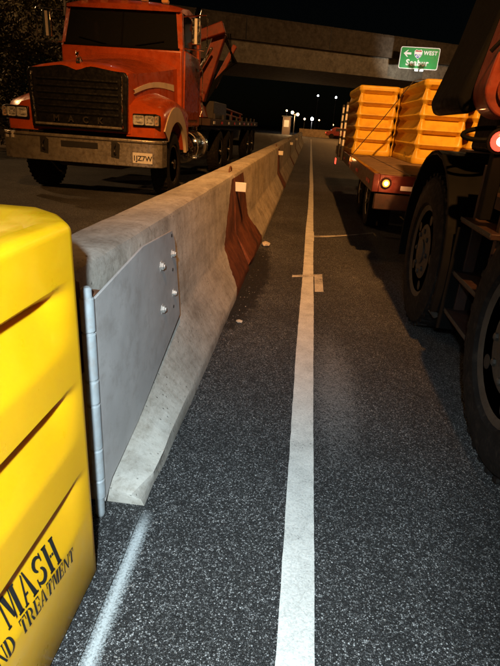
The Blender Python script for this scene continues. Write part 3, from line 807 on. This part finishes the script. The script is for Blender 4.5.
rl.build('bed_rail', 'boom_orange', trk, smooth=40)
for y_ in (5.7, 7.08, 11.6, 12.95):
    for sx in (-1, 1):
        wheel(trk, (sx*1.02, y_, .5), .5, .28, sx, 'rim_metal', hub_out=.06)
    MB().tube([(-.9, y_, .5), (.9, y_, .5)], .07, 10).build('axle', 'dark_metal', cho)
for y_ in (6.4, 12.3):
    MB().box((.86, y_+1.28, .22), (1.18, y_+1.295, .95)).build('mud_flap', 'black_plastic', trk)
for o in list(trk.children):
    if o.name.split('.')[0] in ('cab_body', 'roof', 'windscreen', 'door', 'mirror_arm', 'grab_rail'): o.location.z += .07
# folded orange crane behind the cab
cr = MB()
cr.prism([(.20, 1.25), (1.0, 1.25), (.85, 1.75), (.38, 1.75)], 'Y', 4.15, 4.75)
cro = cr.build('crane_base', 'boom_orange', trk, bevel=.03)
def beam(p, q, w, d, name, mat, parent):
    p, q = Vector(p), Vector(q); ax = (q-p).normalized(); sd = Vector((0, 1, 0)); up_ = ax.cross(sd).normalized()
    vs = []
    for c, k in ((p, 1), (q, .8)):
        for a, b_ in ((-1, -1), (1, -1), (1, 1), (-1, 1)): vs.append(c+up_*a*w*k+sd*b_*d)
    return MB().add(vs, [(0, 3, 2, 1), (4, 5, 6, 7), (0, 1, 5, 4), (1, 2, 6, 5), (2, 3, 7, 6), (3, 0, 4, 7)]).build(name, mat, parent, bevel=.02)
beam((.82, 4.45, 1.62), (1.28, 4.45, 2.95), .15, .12, 'crane_arm', 'crane_orange' if 'crane_orange' in MATS else 'boom_orange', trk)
beam((1.38, 4.2, 3.0), (.60, 4.2, 2.72), .11, .10, 'crane_arm', 'boom_orange', trk)
beam((.55, 4.2, 2.85), (.78, 4.2, 1.70), .13, .10, 'crane_arm', 'boom_orange', trk)
beam((1.10, 4.75, 1.9), (1.55, 4.75, 2.75), .06, .05, 'crane_ram', 'boom_orange', trk)
beam((.66, 4.02, 1.75), (1.18, 4.02, 2.6), .035, .035, 'crane_ram', 'chrome', trk)
for k in range(5):
    MB().tube([(.75+.04*k, 4.60, 1.5), (1.0+.1*k, 4.66, 1.9+.1*k), (1.50+.03*k, 4.66, 2.4), (1.45-.05*k, 4.62, 2.95)], .018, 6).build('hydraulic_hose', 'black_plastic', trk, smooth=40)

# ------------------------------------------------------------------ flatbed trailer with cushion modules
FX, FY = 1.78, 4.92
fl = thing('flatbed_trailer', 'low flatbed trailer with wooden deck and lit tail lamps, loaded with orange-yellow modules', 'trailer', (FX, FY, 0))
for k in range(8):
    x0 = -1.10+k*.275
    p = MB(); p.box((x0+.006, .06, .825+random.uniform(-.003, .003)), (x0+.269, 7.4, .865+random.uniform(-.004, .004))); p.build('deck_plank', 'deck_wood', fl, bevel=.006)
fr = MB()
fr.box((-1.16, .0, .70), (-1.10, 7.45, .868)); fr.box((1.10, .0, .70), (1.16, 7.45, .868)); fr.box((-1.10, 0, .70), (1.10, .055, .860)); fr.box((-1.10, 7.40, .70), (1.10, 7.45, .868))
for y_ in (.9, 1.8, 2.7, 3.6, 4.5, 5.4, 6.3): fr.box((-1.10, y_, .72), (1.10, y_+.08, .815))
fro = fr.build('deck_frame', 'trailer_red', fl, bevel=.006)
MB().box((-1.12, .02, .54), (1.12, .09, .69)).build('under_run_bar', 'frame_brown', fl, bevel=.01)
MB().box((-.6, .3, .45), (-.5, 7.2, .70)).build('main_rail', 'frame_brown', fl); MB().box((.5, .3, .45), (.6, 7.2, .70)).build('main_rail', 'frame_brown', fl)
def round_lamp(parent, loc, r, mat, hot, name='tail_lamp'):
    b = MB(); b.lathe([(0, r*1.25), (-.012, r*1.25), (-.016, r)], loc, 'Y', 18); o = b.build(name, 'black_plastic', parent, smooth=40)
    b = MB(); b.lathe([(-.010, r), (-.022, r*.92), (-.030, r*.6), (-.033, .001)], loc, 'Y', 18); b.build('lamp_lens', mat, o, smooth=60)
    if hot:
        b = MB(); b.lathe([(-.026, r*.5), (-.037, r*.42), (-.041, .001)], loc, 'Y', 14); b.build('lamp_bulb', hot, o, smooth=60)
    return o
round_lamp(fl, (-1.04, -.002, .785), .036, 'amber_lit', 'tail_hot')
round_lamp(fl, (1.04, -.002, .785), .036, 'amber_lit', 'tail_hot')
lamp('tail_lamp_glow', 'POINT', (FX-1.04, FY-.07, .785), 2.2, (1, .38, .12), .02)
lamp('side_marker_glow', 'POINT', (FX-1.22, FY+2.8, .84), 1.0, (1, .4, .12), .02)
MB().box((-1.175, 2.75, .80), (-1.155, 2.87, .86)).build('side_marker', 'amber_lit', fl, bevel=.006)
MB().box((-1.172, 6.9, .50), (-1.150, 7.1, .62)).build('side_marker', 'tail_red', fl, bevel=.006)
for k in range(6): MB().box((-.9+k*.32, -.004, .73), (-.74+k*.32, -.0005, .77)).build('rear_reflector_tape', 'red_reflector' if k % 2 else 'reflector_white', fl)
for k in range(5): MB().box((-1.1645, .25+k*1.3, .75), (-1.1605, .55+k*1.3, .785)).build('side_reflector_tape', 'red_reflector', fl)
for y_ in (4.75, 5.9):
    s_ = MB(); s_.box((-1.205, y_-.045, .70), (-1.162, y_+.045, 1.66)); so_ = s_.build('side_stake', 'dark_metal', fl, bevel=.006)
    for q in range(5): MB().box((-1.199, y_-.050, .95+q*.14), (-1.168, y_-.0455, 1.05+q*.14)).build('stake_reflector', 'reflector_white', so_)
for y_ in (2.3, 3.35):
    for sx in (-1, 1):
        wheel(fl, (sx*.80, y_, .38), .38, .24, sx, 'rim_metal', tread=28)
    MB().tube([(-.7, y_, .38), (.7, y_, .38)], .05, 10).build('axle', 'dark_metal', fl)
for sx in (-1, 1): MB().box((sx*.82-.14, 1.62, .12), (sx*.82+.14, 1.635, .70)).build('mud_flap', 'black_plastic', fl)
MB().tube([(0, 7.4, .55), (0, 8.6, .50)], .06, 8).build('drawbar', 'frame_brown', fl)
MB().tube([(0, 8.2, .0), (0, 8.2, .6)], .04, 8).build('jockey_leg', 'dark_metal', fl)
cm = module_mesh('cargo_plastic', .61, 1.60, .99, [.925, .752, .579, .406, .233], .10, ch=.045, mask_end=.045, rise=.118, under=.048, top_r=.03, full=True)
cargo = [((1.63, 7.82), 0.5, 'orange-yellow ribbed plastic module standing foremost on the trailer deck'),
         ((2.27, 7.72), -.6, 'orange-yellow ribbed module on the trailer, right of the foremost one behind the boom'),
         ((.96, 9.35), 1.5, 'orange-yellow ribbed module at the left edge of the trailer deck, behind the dark strap'),
         ((1.60, 9.50), -.5, 'orange-yellow ribbed module on the trailer, hidden mostly behind the foremost one')]
for (xy, a, lab) in cargo:
    o = thing('cushion_module', lab, 'crash cushion', (xy[0], xy[1], .868), 'cushion modules on the trailer', R(a))
    link('cushion_shell', cm, o)
    if xy[0] < 1.7: stencil('END', .06, 'stencil_black', 'stencil_lettering', o, (-.3065, -.35, .06), (0, -1, 0), (0, 0, 1), (-1, 0, 0))
# ratchet strap down to the deck edge
def strap_mesh(pts, w, t):
    b = MB(); pts = [Vector(p) for p in pts]; rings = []
    for i, p in enumerate(pts):
        d = (pts[min(i+1, len(pts)-1)]-pts[max(i-1, 0)]).normalized(); s = Vector((0, 1, 0)); n_ = d.cross(s).normalized()
        rings.append([p-s*w-n_*t, p+s*w-n_*t, p+s*w+n_*t, p-s*w+n_*t])
    return b.loft(rings)
st = strap_mesh([(2.56, 7.5, 1.87), (1.9, 7.5, 1.885), (1.34, 7.5, 1.885), (1.27, 7.5, 1.86), (.95, 7.55, 1.375), (.606, 7.6, .885), (.603, 7.6, .72)], .03, .003).build('cargo_strap', 'strap_fabric')
tag(st, 'dark cargo strap pulled diagonally over the orange-yellow modules to the deck edge', 'strap')

# ------------------------------------------------------------------ boom truck close on the right
BT = thing('boom_truck', 'dark truck close on the right with big wheels, black mudguard and orange boom', 'truck', (1.95, 2.6, 0))
bx_, by_ = 1.95, 2.6
def L(x, y, z): return (x-bx_, y-by_, z)
for y_ in (3.42, 1.80):
    wheel(BT, L(.945, y_, .5), .5, .29, -1, 'hub_brown', hub_out=.03, flush=True)
    wheel(BT, L(2.95, y_, .5), .5, .29, 1, 'hub_brown', hub_out=.05)
    MB().tube([L(1.05, y_, .5), L(2.85, y_, .5)], .075, 10).build('axle', 'dark_metal', BT)
cf = MB()
cf.box(L(1.38, -2.5, .60), L(1.48, 4.2, .88)); cf.box(L(2.42, -2.5, .60), L(2.52, 4.2, .88))
for y_ in (-2.2, -.6, 1.0, 2.6, 3.9): cf.box(L(1.48, y_, .64), L(2.42, y_+.1, .84))
cf.build('chassis', 'frame_brown', BT, bevel=.006)
# arched mudguard over the front wheel of the pair
mg = MB(); pr_o = []; pr_i = []
for k in range(17):
    a = R(200-215*k/16)
    pr_o.append((3.42+math.cos(a)*.635-by_, .5+math.sin(a)*.64)); pr_i.append((3.42+math.cos(a)*.61-by_, .5+math.sin(a)*.615))
mg.prism(pr_o+list(reversed(pr_i)), 'X', .79-bx_, 1.30-bx_)
mg.build('mudguard', 'black_plastic', BT, bevel=.006)
mg = MB(); pr_o = []; pr_i = []
for k in range(17):
    a = R(165-150*k/16)
    pr_o.append((1.80+math.cos(a)*.60-by_, .5+math.sin(a)*.60)); pr_i.append((1.80+math.cos(a)*.58-by_, .5+math.sin(a)*.58))
mg.prism(pr_o+list(reversed(pr_i)), 'X', .92-bx_, 1.30-bx_)
mg.build('mudguard', 'black_plastic', BT, bevel=.006)
MB().box(L(.83, 2.775, .20), L(1.27, 2.79, .78)).build('mud_flap', 'black_plastic', BT, bevel=.004)
# steps between the wheels
ld = MB()
for y_ in (2.42, 2.78): ld.box(L(.90, y_-.02, .26), L(.96, y_+.02, 1.10))
ldo = ld.build('step_frame', 'frame_brown', BT, bevel=.004)
for z in (.30, .52, .80):
    s_ = MB(); s_.box(L(.855, 2.36, z), L(1.02, 2.84, z+.028)); so_ = s_.build('step', 'frame_brown', ldo, bevel=.004)
    MB().box(L(.851, 2.36, z+.012), L(.8545, 2.84, z+.03)).build('step_edge', 'hub_brown', so_)
hk = MB(); hk.tube([L(.90, 2.86, .30), L(.84, 2.88, .30), L(.82, 2.88, .27), L(.85, 2.88, .24)], .022, 8); hk.build('tie_down_hook', 'hub_brown', BT, smooth=40)
MB().box(L(.96, 2.3, .9), L(1.38, 2.9, .96)).build('step_bracket', 'frame_brown', BT)
MB().box(L(1.05, 2.22, .35), L(1.36, 2.95, .86)).build('battery_box', 'frame_brown', BT, bevel=.02)
# lamp post with lit tail lamp
lp = MB(); lp.box(L(.845, 2.54, .86), L(.905, 2.60, 1.28)); lp.build('lamp_bracket', 'black_plastic', BT, bevel=.006)
round_lamp(BT, L(.852, 2.537, 1.215), .045, 'tail_red', 'tail_hot')
ho_ = MB(); ho_.tube([L(.90+.115*math.cos(a), 2.9+.03*math.sin(a), 1.245+.028*math.sin(a)+.012*math.cos(a)) for a in [2*math.pi*q/20 for q in range(21)]], .012, 8); ho_.build('coiled_hose', 'black_plastic', BT, smooth=40)
MB().tube([L(.99, 2.9, 1.26), L(1.03, 2.95, 1.10), L(1.1, 3.0, 1.0)], .018, 8).build('hose', 'black_plastic', BT, smooth=40)
lamp('boom_truck_lamp_glow', 'POINT', (.845, 2.46, 1.215), .35, (1, .12, .06), .02)
# bed and boom
MB().box(L(1.12, -2.5, .98), L(2.9, 4.15, 1.14)).build('bed', 'frame_brown', BT, bevel=.02)
MB().prism([(1.15-bx_, 1.14), (2.5-bx_, 1.14), (2.2-bx_, 1.9), (1.2-bx_, 1.9)], 'Y', 3.2-by_, 4.0-by_).build('boom_pedestal', 'black_plastic', BT, bevel=.03)
bm_ = MB(); bp = [(.755, 1.41), (.785, 1.345), (.825, 1.34), (.92, 1.385), (1.6, 1.40), (1.7, 2.9), (1.06, 2.9), (.955, 2.2), (.855, 1.74), (.795, 1.54)]
bm_.prism([(x-bx_, z) for x, z in bp], 'Y', 3.02-by_, 3.7-by_); bm_.build('boom_housing', 'black_plastic', BT, bevel=.025, seg=3)
arm = MB(); ac = (.955, 1.452)
ap = [(ac[0]+.135*math.cos(R(a)), ac[1]+.135*math.sin(R(a))) for a in range(170, 361, 10)]+[(1.14, 1.6), (1.40, 2.9), (1.06, 2.9), (.878, 1.80), (.832, 1.54)]
arm.prism([(x-bx_, z) for x, z in ap], 'Y', 2.80-by_, 3.015-by_); armo = arm.build('boom_arm', 'boom_orange', BT, bevel=.012, seg=3)
MB().lathe([(0, .088), (-.018, .088), (-.022, .08), (-.022, .001)], L(ac[0]+.005, 2.80, ac[1]), 'Y', 24).build('pivot_boss', 'truck_red', armo, smooth=40)
MB().lathe([(-.022, .055), (-.040, .052), (-.046, .04), (-.046, .001)], L(ac[0]+.005, 2.80, ac[1]), 'Y', 20).build('pivot_pin', 'rim_metal', armo, smooth=40)
MB().tube([L(.80, 2.78, 1.60), L(.83, 2.77, 1.64), L(.95, 2.76, 1.73), L(1.10, 2.76, 1.86)], .010, 8).build('hydraulic_hose', 'black_plastic', armo, smooth=40)

# ------------------------------------------------------------------ overpass and its sign
OV = thing('overpass', 'long concrete road overpass crossing above the lanes in the background', 'overpass', (0, 40, 0), rz=R(24.8))
g = MB(); g.prism([(0, 4.90), (11, 4.90), (11, 6.2), (.0, 6.2)], 'X', -70, 70); g.build('girder', 'overpass_girder', OV)
g = MB(); g.prism([(-.35, 6.203), (.10, 6.203), (.10, 7.62), (-.25, 7.62), (-.35, 7.45)], 'X', -70, 70); g.build('parapet', 'overpass_parapet', OV)
g = MB(); g.prism([(10.9, 6.203), (11.3, 6.203), (11.3, 7.6), (10.9, 7.6)], 'X', -70, 70); g.build('parapet', 'overpass_parapet', OV)
for k in range(12): MB().box((-36+k*6.1, -.362, 6.25), (-35.95+k*6.1, -.352, 7.44)).build('joint_seal', 'stencil_black', OV)
for xx in (-17, 15.5):
    for yy in (2.2, 5.5, 8.8): MB().lathe([(-.1, .55), (4.9, .55)], (xx, yy, 0), 'Z', 20).build('pier', 'overpass_parapet', OV, smooth=40)
SX, SY = 7.1, 41.2
SG = thing('guide_sign', 'green highway guide sign with left arrow and route shield, mounted on the overpass', 'sign', (SX, SY, 6.18))
MB().prism(rrect(1.36, .69, .12), 'Y', 0, .04).build('sign_border', 'sign_white', SG)
MB().prism(rrect(1.31, .64, .10), 'Y', -.006, -.001).build('sign_face', 'sign_green', SG)
ar = [(-1.13, .27), (-.88, .48), (-.80, .48), (-.94, .335), (-.60, .335), (-.60, .205), (-.94, .205), (-.80, .06), (-.88, .06)]
MB().prism(ar, 'Y', -.011, -.007).build('arrow', 'sign_white', SG)
sh = [(-.30, .54), (-.12, .50), (.06, .54), (.16, .44), (.15, .24), (.06, .08), (-.12, -.04), (-.30, .08), (-.39, .24), (-.40, .44)]
MB().prism(sh, 'Y', -.011, -.007).build('route_shield', 'sign_white', SG)
sh2 = [((x+.12)*.88-.12, (z-.25)*.88+.25) for x, z in sh]
MB().prism([p for p in sh2 if p[1] < .40]+[(-.37, .40), (.13, .40)][:0], 'Y', -.016, -.012).build('shield_field', 'sign_blue', SG)
MB().prism([(-.345, .405), (.105, .405), (.105, .44), (.04, .50), (-.12, .465), (-.28, .50), (-.345, .44)], 'Y', -.016, -.012).build('shield_top', 'sign_red', SG)
def sign_text(body, size, x, z, bold=.012, d=-.012, sp=1.1):
    t_ = link('lettering', text_mesh(body, size, 'sign_white', 'lettering', .002, bold, 'CENTER', sp), SG); t_.location = (x, d, z); t_.rotation_euler = (R(90), 0, 0)
sign_text('20', .34, -.12, .21, .008, -.019, 1.0); sign_text('WEST', .34, .72, .34, .012); sign_text('Seabur', .52, -.10, -.30, .016)
for x in (-.9, .9):
    MB().box((x-.05, .045, -.5), (x+.05, 2.2+x*.46, -.42)).build('sign_bracket', 'sign_back', SG); MB().box((x-.05, .042, -.64), (x+.05, .10, .64)).build('sign_stiffener', 'sign_back', SG)
for x in (-.28, .08):
    MB().tube([(x, .06, -.66), (x, -.5, -.86), (x, -1.0, -.86)], .025, 6).build('sign_lamp_arm', 'sign_back', SG)
    MB().box((x-.12, -1.25, -.92), (x+.12, -.98, -.82)).build('sign_lamp', 'sign_white', SG, bevel=.02)
lamp('sign_light', 'SPOT', (SX-.1, SY-2.3, 4.9), 330, (1, .97, .88), .1, (SX, SY, 6.2), 100, .6)

# ------------------------------------------------------------------ far street beyond the overpass
def lamp_post(loc, h, mat, r, label, heads=1, gap=.5, power=0, col=(1, .6, .25), arm=0):
    t = thing('street_lamp', label, 'street lamp', loc)
    MB().tube([(0, 0, -.03), (0, 0, h*.5), (0, 0, h)], .09, 10, r1=.05).build('pole', 'dark_metal', t, smooth=40)
    for k in range(heads):
        x = (k-(heads-1)/2)*gap+arm
        if x: MB().tube([(0, 0, h-.15), (x, 0, h-.05)], .03, 6).build('lamp_arm', 'dark_metal', t)
        bm = bmesh.new(); bmesh.ops.create_uvsphere(bm, u_segments=14, v_segments=10, radius=r); me = bpy.data.meshes.new('globe'); bm.to_mesh(me); bm.free(); me.materials.append(MATS[mat])
        me.polygons.foreach_set('use_smooth', [True]*len(me.polygons))
        g_ = link('globe', me, t); g_.location = (x, 0, h+r*.7-(.2 if k else 0))
    if power: lamp('lamp_glow', 'POINT', (loc[0], loc[1]-.6, h-.4), power, col, .2)
lamp_post((-2.35, 75, 0), 2.75, 'lamp_warm', .19, 'low twin-globe street lamp with warm glow beyond the end of the barrier', 2, .75, 700)
lamp_post((.75, 110, 0), 6.9, 'lamp_white', .15, 'left of two tall white street lamps seen under the overpass')
lamp_post((4.3, 110, 0), 6.75, 'lamp_white', .19, 'right of two tall white street lamps seen under the overpass')
lamp_post((.05, 95, 0), 2.35, 'lamp_white', .26, 'single bright white lamp low on the street beyond the barrier', 1, .5, 160, (.95, .95, 1))
for (x, y_, h_, lab) in ((-1.1, 84, 2.2, 'dim amber lamp just right of the twin-globe lamp beyond the barrier'), (1.6, 118, 2.6, 'small amber lamp right of the low white lamp beyond the overpass'), (-4.3, 92, 3.4, 'dim amber lamp left of the twin-globe lamp beyond the barrier'), (4.9, 124, 1.9, 'lowest amber lamp near the trailer stakes beyond the overpass')):
    lamp_post((x, y_, 0), h_, 'lamp_warm', .13, lab)
fw = MB(); fw.prism([(72, -.03), (72.5, -.03), (72.4, .95), (72.1, .95)], 'X', -1.5, 14); fwo = fw.build('low_wall', 'overpass_girder'); tag(fwo, 'low pale wall lit orange across the street beyond the overpass', 'wall')
lamp('cross_street_light', 'POINT', (3.0, 64, 6.5), 2600, SODIUM, .2)
hs = thing('kiosk', 'small warm lit kiosk beside the twin-globe lamp at the end of the barrier row', 'kiosk', (-3.5, 77, 0))
MB().box((-.55, 0, -.03), (.55, 2.5, 2.3)).build('wall', 'far_wall', hs); MB().box((-.7, -.3, 2.3), (.7, 2.7, 2.45)).build('roof', 'roof_dark', hs)
MB().box((-.35, -.03, 1.0), (.35, -.005, 1.9)).build('window', 'window_warm', hs)
for k, (x, y_) in enumerate(((3.9, 70),)):
    t = thing('parked_car', 'small dark red car parked on the lit cross street beyond the overpass', 'car', (x, y_, .004))
    MB().prism([(-1.9, .35), (1.9, .35), (1.95, .7), (1.3, .85), (.8, 1.35), (-.9, 1.38), (-1.5, .9), (-1.95, .8)], 'Y', -.8, .8).build('body', 'truck_red', t, bevel=.08)
    for x_ in (-1.2, 1.2):
        for yy in (-.78, .78): MB().lathe([(-.1, .31), (.1, .31)], (x_, yy, .31), 'Y', 16).build('wheel', 'tyre_rubber', t, smooth=40)
    MB().box((-1.97, -.7, .62), (-1.93, -.4, .76)).build('tail_lamp', 'tail_red', t); MB().prism([(-.75, .92), (.68, .92), (.55, 1.25), (-.7, 1.28)], 'Y', -.815, -.803).build('side_window', 'stencil_black', t)

# ------------------------------------------------------------------ trees behind the truck
def tree(loc, h, rad, seed, label, nleaf):
    rnd = random.Random(seed); t = thing('roadside_tree', label, 'tree', loc, 'trees behind the orange truck')
    tr = MB(); tr.tube([(0, 0, -.05), (.05, .02, h*.25), (-.04, .05, h*.5), (.03, 0, h*.75)], .16, 10, r1=.05); tips = []
    for k in range(9):
        a = rnd.uniform(0, 6.28); z0 = h*rnd.uniform(.18, .6); ln = rad*rnd.uniform(.6, 1.0)
        e = (math.cos(a)*ln, math.sin(a)*ln, z0+ln*rnd.uniform(.2, .8)); tr.tube([(0, 0, z0), (e[0]*.5, e[1]*.5, z0+(e[2]-z0)*.6), e], .05, 6, r1=.015); tips.append(e)
    tr.build('trunk', 'bark', t, smooth=50)
    cl = [(Vector(e), rnd.uniform(.35, .6)*rad*.8) for e in tips]+[(Vector((rnd.uniform(-.7, .7)*rad, rnd.uniform(-.7, .7)*rad, h*rnd.uniform(.12, 1.0))), rad*rnd.uniform(.2, .42)) for _ in range(22)]
    vs, fs = [], []
    for _ in range(nleaf):
        c, r_ = rnd.choice(cl); d = Vector((rnd.gauss(0, 1), rnd.gauss(0, 1), rnd.gauss(0, .85))).normalized()*r_*rnd.uniform(.45, 1.05)**.6
        p = c+d; s = rnd.uniform(.035, .075); u = Vector((rnd.uniform(-1, 1), rnd.uniform(-1, 1), rnd.uniform(-1, 1))).normalized(); w = u.orthogonal().normalized(); n0 = len(vs)
        if p.z < .1: continue
        vs += [p-u*s, p+w*s*.45+u*s*.1, p+u*s, p-w*s*.45+u*s*.1]; fs.append((n0, n0+1, n0+2, n0+3))
    link('crown', MB().add(vs, fs).mesh('crown', 'leaves', fix=False), t)
tree((-9.6, 14.2, 0), 5.2, 2.0, 1, 'leafy roadside tree at the left edge of the picture, beyond the truck mirror', 9000)
tree((-7.4, 16.2, 0), 5.6, 2.0, 2, 'leafy roadside tree rising directly behind the cab of the orange truck', 9000)
tree((-12.5, 18.5, 0), 6.2, 2.6, 3, 'leafy roadside tree farthest back, at the left edge behind the others', 9000)

# ------------------------------------------------------------------ grit along the foot of the barrier and scattered on the lane
rnd = random.Random(11); vs, fs = [], []
for k in range(420):
    yy = .75+rnd.random()**1.7*9; xx = -.40+abs(rnd.gauss(0, .07)) if rnd.random() < .8 else rnd.uniform(-.35, .75)
    r_ = rnd.uniform(.0015, .0042)*(1.6 if rnd.random() < .08 else 1); n0 = len(vs)
    for dx, dy, dz in ((1, 0, .3), (.2, 1, .3), (-1, .2, .4), (-.2, -1, .3), (0, .1, 1.0)): vs.append((xx+dx*r_*rnd.uniform(.6, 1.2), yy+dy*r_*rnd.uniform(.6, 1.2), .0005+dz*r_))
    n1 = n0; fs += [(n1, n1+1, n1+4), (n1+1, n1+2, n1+4), (n1+2, n1+3, n1+4), (n1+3, n1, n1+4), (n1, n1+3, n1+2, n1+1)]
gr = MB().add(vs, fs).build('loose_grit', 'grit_stone'); tag(gr, 'loose pale grit scattered on the asphalt along the barrier foot', 'grit', kind='stuff')
